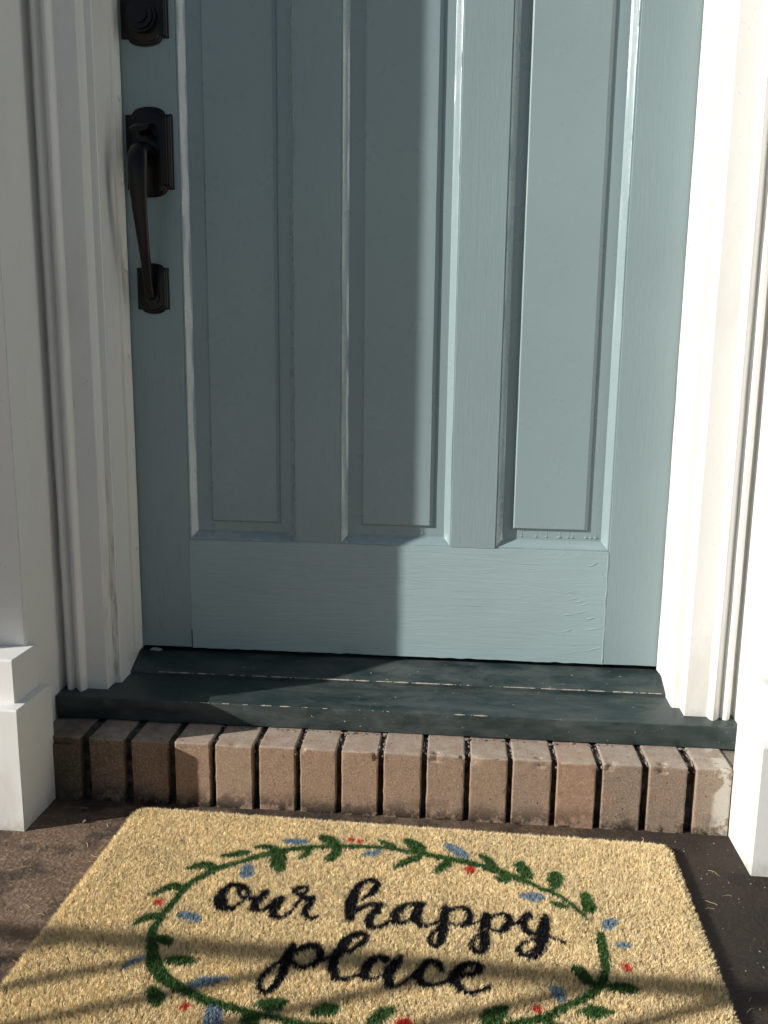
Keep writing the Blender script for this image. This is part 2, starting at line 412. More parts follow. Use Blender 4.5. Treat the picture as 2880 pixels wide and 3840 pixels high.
def cyl(bm, r, depth, loc, n=40, r2=None):
    bmesh.ops.create_cone(bm, cap_ends=True, segments=n, radius1=r, radius2=r if r2 is None else r2, depth=depth, matrix=Matrix.Translation(loc) @ Matrix.Rotation(PI/2, 4, 'X'))
db = plate('deadbolt', .0035, .0815, 1.0215, 1.138, .0115, door); tag(db, 'dark bronze deadbolt plate with keyhole above the handle')
edge_wear(.0763, 1.025, 1.134, -.0054, db)
bm = bmesh.new(); cyl(bm, .0225, .014, (.0425, -.0147, 1.0495), r2=.0245); cyl(bm, .0205, .004, (.0425, -.0235, 1.0495)); cyl(bm, .0115, .003, (.0425, -.0268, 1.0495), r2=.0125)
bobj('lock_cylinder', bm, M_bronze, db)
bm = bmesh.new(); box_bm(bm, .0413, .0437, -.0290, -.0281, 1.0425, 1.0525); cyl(bm, .0026, .0009, (.0425, -.02856, 1.0535), n=16)
bobj('keyhole', bm, M_dark, db, smooth=False)
hp = plate('door_handle', .0050, .0835, .7905, .9070, .0122, door); tag(hp, 'dark bronze grip handle with thumb latch')
edge_wear(.0783, .795, .902, -.0054, hp); edge_wear(.0742, .796, .901, -.0081, hp)
lp = plate('lower_handle_plate', .0150, .0690, .5975, .6655, .0075, hp)
edge_wear(.0638, .600, .663, -.0054, lp)
# thumb latch
bm = bmesh.new()
prev = None
for y, z, w, th in ((-.006, .882, .016, .010), (-.014, .8835, .014, .006), (-.026, .884, .0125, .004), (-.038, .8815, .0135, .0035), (-.047, .8765, .0145, .003), (-.052, .872, .011, .002)):
    q = [bm.verts.new((.0435+a*w, y, z+b*th)) for a, b in ((-1, -.4), (-.8, -1), (.8, -1), (1, -.4), (1, .4), (.8, 1), (-.8, 1), (-1, .4))]
    if prev:
        for k in range(8): bm.faces.new((prev[k], prev[(k+1) % 8], q[(k+1) % 8], q[k]))
    else: bm.faces.new(q)
    prev = q
bm.faces.new(prev); bobj('thumb_latch', bm, M_bronze, hp, angle=60)
# grip: swept lens section with a ridge down its face
path = [(.0430, -.0060, .8480, .012, .010), (.0430, -.0220, .8500, .0135, .0095), (.0430, -.0400, .8480, .0152, .0085), (.0430, -.0545, .8360, .0160, .0080),
        (.0430, -.0600, .8150, .0158, .0080), (.0430, -.0595, .7900, .0146, .0078), (.0430, -.0560, .7600, .0130, .0074), (.0430, -.0500, .7300, .0114, .0070),
        (.0428, -.0425, .7000, .0098, .0066), (.0426, -.0350, .6730, .0086, .0062), (.0424, -.0290, .6520, .0078, .0060), (.0422, -.0250, .6380, .0076, .0060),
        (.0422, -.0215, .6270, .0080, .0062), (.0422, -.0150, .6190, .0084, .0064), (.0422, -.0060, .6170, .0090, .0066)]
def catmull(P, n):
    P = np.array(P); out = []
    for i in range(len(P)-1):
        a, b, c, d = P[max(i-1, 0)], P[i], P[i+1], P[min(i+2, len(P)-1)]
        for k in range(n):
            t = k/n; out.append(.5*((2*b)+(-a+c)*t+(2*a-5*b+4*c-d)*t*t+(-a+3*b-3*c+d)*t**3))
    out.append(P[-1]); return np.array(out)
C = catmull(path, 6); bm = bmesh.new(); prev = None
sec = [(-1, 0), (-.80, .62), (-.42, .92), (0, 1.25), (.42, .92), (.80, .62), (1, 0), (.8, -.6), (.4, -.9), (0, -1), (-.4, -.9), (-.8, -.6)]
for i, c in enumerate(C):
    t = C[min(i+1, len(C)-1)][:3]-C[max(i-1, 0)][:3]; t /= np.linalg.norm(t)
    side = np.array([1., 0, 0]); out = np.cross(side, t); 
    if i == 0: ref = out
    if np.dot(out, ref) < 0: out = -out
    ref = out
    q = [bm.verts.new(tuple(c[:3]+side*a*c[3]+out*(-b if False else b)*c[4])) for a, b in sec]
    if prev:
        for k in range(12): bm.faces.new((prev[k], prev[(k+1) % 12], q[(k+1) % 12], q[k]))
    else: bm.faces.new(q)
    prev = q
bm.faces.new(prev); bobj('grip', bm, M_bronze, hp, angle=50)
bm = bmesh.new(); cyl(bm, .0095, .006, (.0422, -.0100, .617), r2=.0125, n=28); cyl(bm, .017, .006, (.0430, -.0100, .848), r2=.020, n=32)
bobj('grip_collars', bm, M_bronze, hp)

# ------------------------------------------------------------------ door frame
frame = empty('door_frame', (WD/2, -.06, 0), label='white moulded door casing and jambs framing the teal door', cat='door frame')
def sill_z(y): return -.0355 if y > -.05 else -.0355-.055*(-.05-y)
def mir(p): return [(WD-x, y) for x, y in p]
JX = -.008
cas = [(JX, -.0885), (JX-.001, -.0895), (JX-.0115, -.0900), (JX-.0122, -.1160), (JX-.0130, -.1170), (JX-.0465, -.1170), (JX-.0475, -.1178)]
cas += [(JX-.0485, -.1240), (JX-.0505, -.1285), (JX-.0535, -.1305), (JX-.0570, -.1290), (JX-.0610, -.1245), (JX-.0650, -.1190), (JX-.0670, -.1165)]
cas += [(JX-.0682, -.1170), (JX-.0690, -.1225), (JX-.0715, -.1255), (JX-.0750, -.1262), (JX-.0785, -.1245), (JX-.0815, -.1205), (JX-.0838, -.1150), (JX-.0842, -.1080), (JX-.0905, -.1075)]
cas += [(JX-.0905, -.060), (JX, -.060)]
HT = 2.045
for s, P in ((0, cas), (1, mir(cas))):
    prism('casing', P, lambda x, y: -.047, HT+.09, M_casing_left if s == 0 else M_white, frame, n=170, amp=.0007, sc=(50, 50, 9), seed=s+1)
    jb = [(JX, -.0882), (JX, .05), (JX-.03, .05), (JX-.03, -.0602), (JX-.0004, -.0602), (JX-.0004, -.0882)]
    jb = [(JX+.0012, -.0870), (JX+.0012, .05), (JX-.03, .05), (JX-.03, -.0598), (JX-.0002, -.0598), (JX-.0002, -.0870)]
    prism('jamb', jb if s == 0 else mir(jb), -.042, HT, M_white, frame, n=120, amp=.0003, sc=(30, 30, 9), seed=s+6)
    st = [(.0, -.003), (.0, -.010), (-.0008, -.0112), (-.0008, -.0128), (.0, -.014), (-.0006, -.020), (-.0016, -.0215), (-.0016, -.023), (-.0004, -.0245), (-.0008, -.0300), (-.0025, -.0312), (JX+.001, -.0314), (JX+.001, -.003)]
    ws = prism('weatherstrip', st if s == 0 else mir(st), -.0015 if s == 0 else -.004, HT-.01, M_strip, frame, n=200, amp=.0006, sc=(60, 60, 14), seed=s+9)
    bm = bmesh.new()
    for z in ((.045, .185, .36, .52, .66, .80, .93, 1.10, 1.3, 1.5, 1.7) if s == 0 else (.075, .22, .37, .54, .70, .865, 1.02, 1.2, 1.4, 1.6)):
        bmesh.ops.create_icosphere(bm, subdivisions=2, radius=1, matrix=Matrix.Translation((.0006 if s == 0 else WD-.0006, -.0165, z)) @ Matrix.Diagonal((.0016, .0028, .0034, 1)))
        bmesh.ops.create_icosphere(bm, subdivisions=1, radius=1, matrix=Matrix.Translation((.0010 if s == 0 else WD-.0010, -.0120, z-.004)) @ Matrix.Diagonal((.0010, .0016, .0030, 1)))
    bobj('nail_heads', bm, M_strip, ws)
box('head_jamb', -.04, WD+.04, -.0905, .05, HT, HT+.09, M_white, frame, .001)
box('head_casing', -.0985, WD+.0985, -.13, -.0915, HT+.0905, HT+.2, M_white, frame, .003)
box('frame_backing', -.12, WD+.12, .052, .12, -.18, HT+.2, M_dark, frame)

# ------------------------------------------------------------------ sill
sill = empty('door_sill', (WD/2, -.07, -.05), label='worn dark green painted wooden sill under the teal door', cat='sill')
def extr_x(name, prof, x0, x1, mat, parent, n=260, amp=.0004, seed=0, sc=(30, 200, 200), angle=30):
    """closed outline prof [(y, z)] run along x"""
    bm = bmesh.new(); prev = None; first = None
    for i in range(n+1):
        x = x0+(x1-x0)*i/n
        q = [bm.verts.new((x, y, z)) for y, z in prof]
        if prev:
            for k in range(len(q)): bm.faces.new((prev[k], prev[(k+1) % len(q)], q[(k+1) % len(q)], q[k]))
        else: first = q
        prev = q
    bm.faces.new(first); bm.faces.new(prev)
    if amp: wob(bm, amp, sc, seed)
    return bobj(name, bm, mat, parent, angle=angle)
extr_x('upper_sill', [(.05, -.0085), (-.001, -.0085), (-.044, -.0285), (-.0478, -.0302), (-.0488, -.0315), (-.0490, -.0420), (.05, -.042)], JX-.002, WD-JX+.002, M_sill, sill, seed=1)
extr_x('lower_sill', [(-.040, -.0352), (-.060, -.0356), (-.1450, -.0400), (-.1490, -.0408), (-.1500, -.0422), (-.1503, -.0600), (-.1500, -.0765), (-.1490, -.0775), (-.040, -.0775)], -.0958, WD+.0958, M_sill, sill, seed=2, amp=.0005)
def worn_line(y, z, x0, x1, thr, wd, parent, seed, n=900, dir=(-.25, 1.0)):
    """bare timber showing along an arris where the paint has worn away"""
    bm = bmesh.new(); prev = None
    for i in range(n+1):
        x = x0+(x1-x0)*i/n
        a = noise.noise(Vector((x*9, seed, 0)))*.6+noise.noise(Vector((x*60, seed, 4)))*.6+noise.noise(Vector((x*240, seed, 8)))*.35
        w = wd*max(0, min(1.2, (a-thr)*2.2))
        if w < .05*wd: prev = None; continue
        q = [bm.verts.new((x, y+w*.9, z+w*.42+.0003)), bm.verts.new((x, y-.0002, z+.0005)), bm.verts.new((x, y-.0006, z-w*.75))]
        if prev:
            for k in range(2): bm.faces.new((prev[k], prev[k+1], q[k+1], q[k]))
        prev = q
    return bobj('worn_edge', bm, M_worn, parent)
worn_line(-.0490, -.0300, .045, WD, -.16, .0012, sill, 3)
worn_line(-.1502, -.0405, .10, .62, .10, .0010, sill, 9)

# ------------------------------------------------------------------ brick step
step = empty('brick_step', (WD/2, -.2, GZ), label='row of upright brown bricks forming the step below the sill', cat='step')
BX = [(-.0735, -.0262), (-.0106, .0449), (.0582, .1166), (.1293, .1859), (.1941, .254), (.2635, .3211), (.3292, .3859), (.3943, .4513), (.4601, .5186),
      (.5269, .5848), (.5934, .6504), (.6581, .717), (.7251, .7834), (.7933, .8518), (.8621, .9181), (.9309, .9835)]
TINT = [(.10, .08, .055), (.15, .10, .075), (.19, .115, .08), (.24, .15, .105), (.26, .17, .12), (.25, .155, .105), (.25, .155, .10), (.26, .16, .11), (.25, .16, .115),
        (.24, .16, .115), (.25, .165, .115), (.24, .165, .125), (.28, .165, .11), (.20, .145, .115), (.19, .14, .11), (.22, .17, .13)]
bm = bmesh.new(); rnd = random.Random(3); cols = {}
for i, ((a, b), t) in enumerate(zip(BX, TINT)):
    n0 = len(bm.verts); sub = bmesh.new()
    dy = rnd.uniform(-.0015, .0015); dz = rnd.uniform(-.0012, .0012)
    box_bm(sub, a, b, -.2185+dy, -.07, GZ-.01, -.0790+dz, .0022, 2)
    for ax, stp in ((0, .0045), (2, .0045)): slice_bm(sub, ax, stp)
    slice_bm(sub, 1, .006)
    for v in sub.verts:
        ed = min(v.co.x-a, b-v.co.x, -.0790+dz-v.co.z, 99)
        fr = v.co.y+.2185-dy
        k = 1 if (ed < .006 and fr < .006) else .25
        c = v.co; s_ = Vector((c.x*70+i*3, c.y*70, c.z*70))
        v.co += noise.noise_vector(s_)*.0008*k
        chip = noise.noise(Vector((c.x*38+i*9, c.y*38, c.z*38+5)))
        tr = max(0, chip-.22)*(1 if (-.0790+dz-c.z) < .011 and fr < .012 else 0)
        v.co.y += .016*tr; v.co.z -= .012*tr
    me = bpy.data.meshes.new('t'); sub.to_mesh(me); sub.free(); bm.from_mesh(me); bpy.data.meshes.remove(me)
    bm.verts.ensure_lookup_table(); cols[i] = (n0, len(bm.verts))
for f in bm.faces: f.smooth = True
for e in bm.edges:
    if len(e.link_faces) == 2 and e.calc_face_angle(0) > R(21): e.smooth = False
me = bpy.data.meshes.new('bricks'); bm.to_mesh(me); bm.free()
at = me.color_attributes.new('tint', 'FLOAT_COLOR', 'POINT'); buf = np.ones((len(me.vertices), 4), np.float32)
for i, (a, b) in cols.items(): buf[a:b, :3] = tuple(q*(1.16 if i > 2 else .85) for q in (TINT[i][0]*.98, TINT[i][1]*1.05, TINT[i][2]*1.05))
at.data.foreach_set('color', buf.ravel())
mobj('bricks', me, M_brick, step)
bm = bmesh.new(); box_bm(bm, -.0725, .985, -.2045, -.075, GZ-.01, -.0835); slice_bm(bm, 0, .004); slice_bm(bm, 2, .006); wob(bm, .0022, (90, 90, 90), 4)
bobj('mortar', bm, M_mortar, step)
for s_ in (0, 1):
    xa, xb = ((-.0985, -.0733) if s_ == 0 else (WD+.0693, WD+.0985))
    box('end_filling', xa, xb, -.2095, -.06, GZ-.01, -.0815, M_fill, step, .001, amp=.0015, sc=(90, 90, 90), step=.008, seed=s_)
bm = bmesh.new(); rnd = random.Random(8)                      # crumbs of pale mortar left in the tops of the joints
for (a, b), (c, d) in zip(BX[3:], BX[4:]):
    for k in range(11):
        y = rnd.uniform(-.214, -.155); x = rnd.choice((b+rnd.uniform(.0, .0025), c-rnd.uniform(.0, .0025))); r = rnd.uniform(.0012, .0028)
        bmesh.ops.create_icosphere(bm, subdivisions=2, radius=1, matrix=Matrix.Translation((x, y, -.0815-rnd.uniform(0, .0035)-(.006 if y < -.208 else 0))) @ Matrix.Diagonal((r*.8, r*1.6, r, 1)))
    
for k in range(110):
    x = rnd.uniform(.19, .95); y = -.1515-abs(rnd.gauss(0, .0035)); r = rnd.uniform(.0010, .0030)
    bmesh.ops.create_icosphere(bm, subdivisions=1, radius=1, matrix=Matrix.Translation((x, y, -.0792)) @ Matrix.Diagonal((r*1.8, r*1.2, r*.55, 1)))
wob(bm, .0010, (400, 400, 400), 6); tag(bobj('mortar_crumbs', bm, M_lime, step), kind='stuff')

# ------------------------------------------------------------------ pilasters
def pilaster(right):
    P = empty('pilaster', (WD/2+(.55+.0)*(1 if right else -1), -.15, GZ), cat='pilaster',
              label='white pilaster on stepped plinth right of the door, in full sun' if right else 'white pilaster on stepped plinth left of the door, shaft in shade',)
    f = (lambda x: WD-x) if right else (lambda x: x)
    XO = -.30                                   # outer side
    def ring(x1, y0, x0, y1, z): return [(f(x0), y0, z), (f(x1), y0, z), (f(x1), y1, z), (f(x0), y1, z)]
    def stack(name, levels, mat, amp, bev, step_):
        bm = bmesh.new(); prev = None
        for (ix, iy, z) in levels:
            q = [bm.verts.new(c) for c in ring(ix, iy[0], XO-(ix+.098)*.999, iy[1], z)]
            if prev:
                for k in range(4): bm.faces.new((prev[k], prev[(k+1) % 4], q[(k+1) % 4], q[k]))
            else: bm.faces.new(q)
            prev = q
        bm.faces.new(prev); bmesh.ops.recalc_face_normals(bm, faces=bm.faces)
        if bev: bmesh.ops.bevel(bm, geom=bm.edges[:], offset=bev, segments=2, affect='EDGES')
        slice_bm(bm, 2, step_); 
        if amp: wob(bm, amp, (20, 20, 9), 5 if right else 2)
        return bobj(name, bm, mat, P, angle=25)
    stack('shaft', [(-.098, (-.2335, -.035), GZ), (-.098, (-.2335, -.035), 2.5)], M_white_clean, .0006, .0014, .08)
    stack('upper_plinth_block', [(-.0855, (-.2965, -.2205), -.004), (-.0855, (-.2965, -.2205), .0735), (-.0862, (-.2957, -.2205), .0745)], M_white, .0004, .0008, .02)
    stack('lower_plinth_block', [(-.0708, (-.3190, -.2130), GZ-.004), (-.0708, (-.3190, -.2130), .0045), (-.0716, (-.3180, -.2130), .0056), (-.0845, (-.2965, -.2160), .0072)], M_white_clean, .0005, .0008, .02)
    return P
pilaster(False); pilaster(True)

# house wall beside and above the entrance (lapped boards), and an unseen post added to shade the left pilaster
def wall(x0, x1, z0, z1, label):
    bm = bmesh.new(); n = int((z1-z0)/.12)+1
    for k in range(n):
        a = z0+k*.12; b = min(a+.125, z1+.01)
        vs = [bm.verts.new(c) for c in ((x0, -.058, a), (x1, -.058, a), (x1, -.044, b), (x0, -.044, b), (x0, .1, a), (x1, .1, a), (x1, .1, b), (x0, .1, b))]
        for q in ((0, 1, 2, 3), (4, 5, 6, 7), (0, 1, 5, 4), (3, 2, 6, 7), (0, 3, 7, 4), (1, 2, 6, 5)): bm.faces.new([vs[i] for i in q])
    o = bobj('house_wall', bm, M_white_clean, smooth=False); tag(o, label, 'wall'); return o
wall(-4.5, -.31, GZ-.02, 3.0, 'white boarded house wall left of the entrance')
wall(WD+.31, 4.5, GZ-.02, 3.0, 'white boarded house wall right of the entrance')
wall(-.0965, WD+.0965, HT+.21, 3.0, 'white boarded house wall above the teal door')
post = empty('added_shade_post', (-.41, -.31, GZ), label='added square white post out of view, shading the left pilaster', cat='post')
box('shade_post_shaft', -.45, -.37, -.3486, -.275, GZ-.004, 2.8, M_white_clean, post, .002)
box('shade_post_cap', -.465, -.355, -.36, -.262, 2.8, 2.86, M_white_clean, post, .004)

# ------------------------------------------------------------------ railing out of frame: its handrail and balusters shade the mat
M_iron = NT('black_iron', (.02, .02, .02), .5)
rail_o = empty('porch_railing', (-1.9, -1.32, GZ), label='black iron railing with upright bars along the porch edge', cat='railing')
RY_, HZ = -1.335, .690
def bar(name, x0, x1, y0, y1, z0, z1): return box(name, x0, x1, y0, y1, z0, z1, M_iron, rail_o, .002)
bm = bmesh.new(); q0 = []
for x, dy in ((-3.4, .03), (-.62, -.018)):
    q0.append([bm.verts.new((x, RY_+dy+.0125*math.cos(2*PI*k/16), HZ+.0125*math.sin(2*PI*k/16))) for k in range(16)])
for k in range(16): bm.faces.new((q0[0][k], q0[0][(k+1) % 16], q0[1][(k+1) % 16], q0[1][k]))
bm.faces.new(q0[0]); bm.faces.new(q0[1]); bobj('handrail', bm, M_iron, rail_o)
bar('lower_rail', -3.4, -.62, RY_-.015, RY_+.015, GZ+.08, GZ+.10)
for k in range(-9, 7):
    x = -1.757+.1630*k
    if -3.3 < x < -.7:
        bm = bmesh.new(); bmesh.ops.create_cone(bm, cap_ends=True, segments=16, radius1=.0080, radius2=.0080, depth=HZ-.015-(GZ+.09), matrix=Matrix.Translation((x, RY_, (HZ-.015+GZ+.09)/2)))
        bobj('baluster', bm, M_iron, rail_o)
bar('railing_post', -.64, -.60, RY_-.03, RY_+.01, GZ-.002, HZ+.06); bar('railing_post', -3.44, -3.40, RY_+.01, RY_+.05, GZ-.002, HZ+.06)

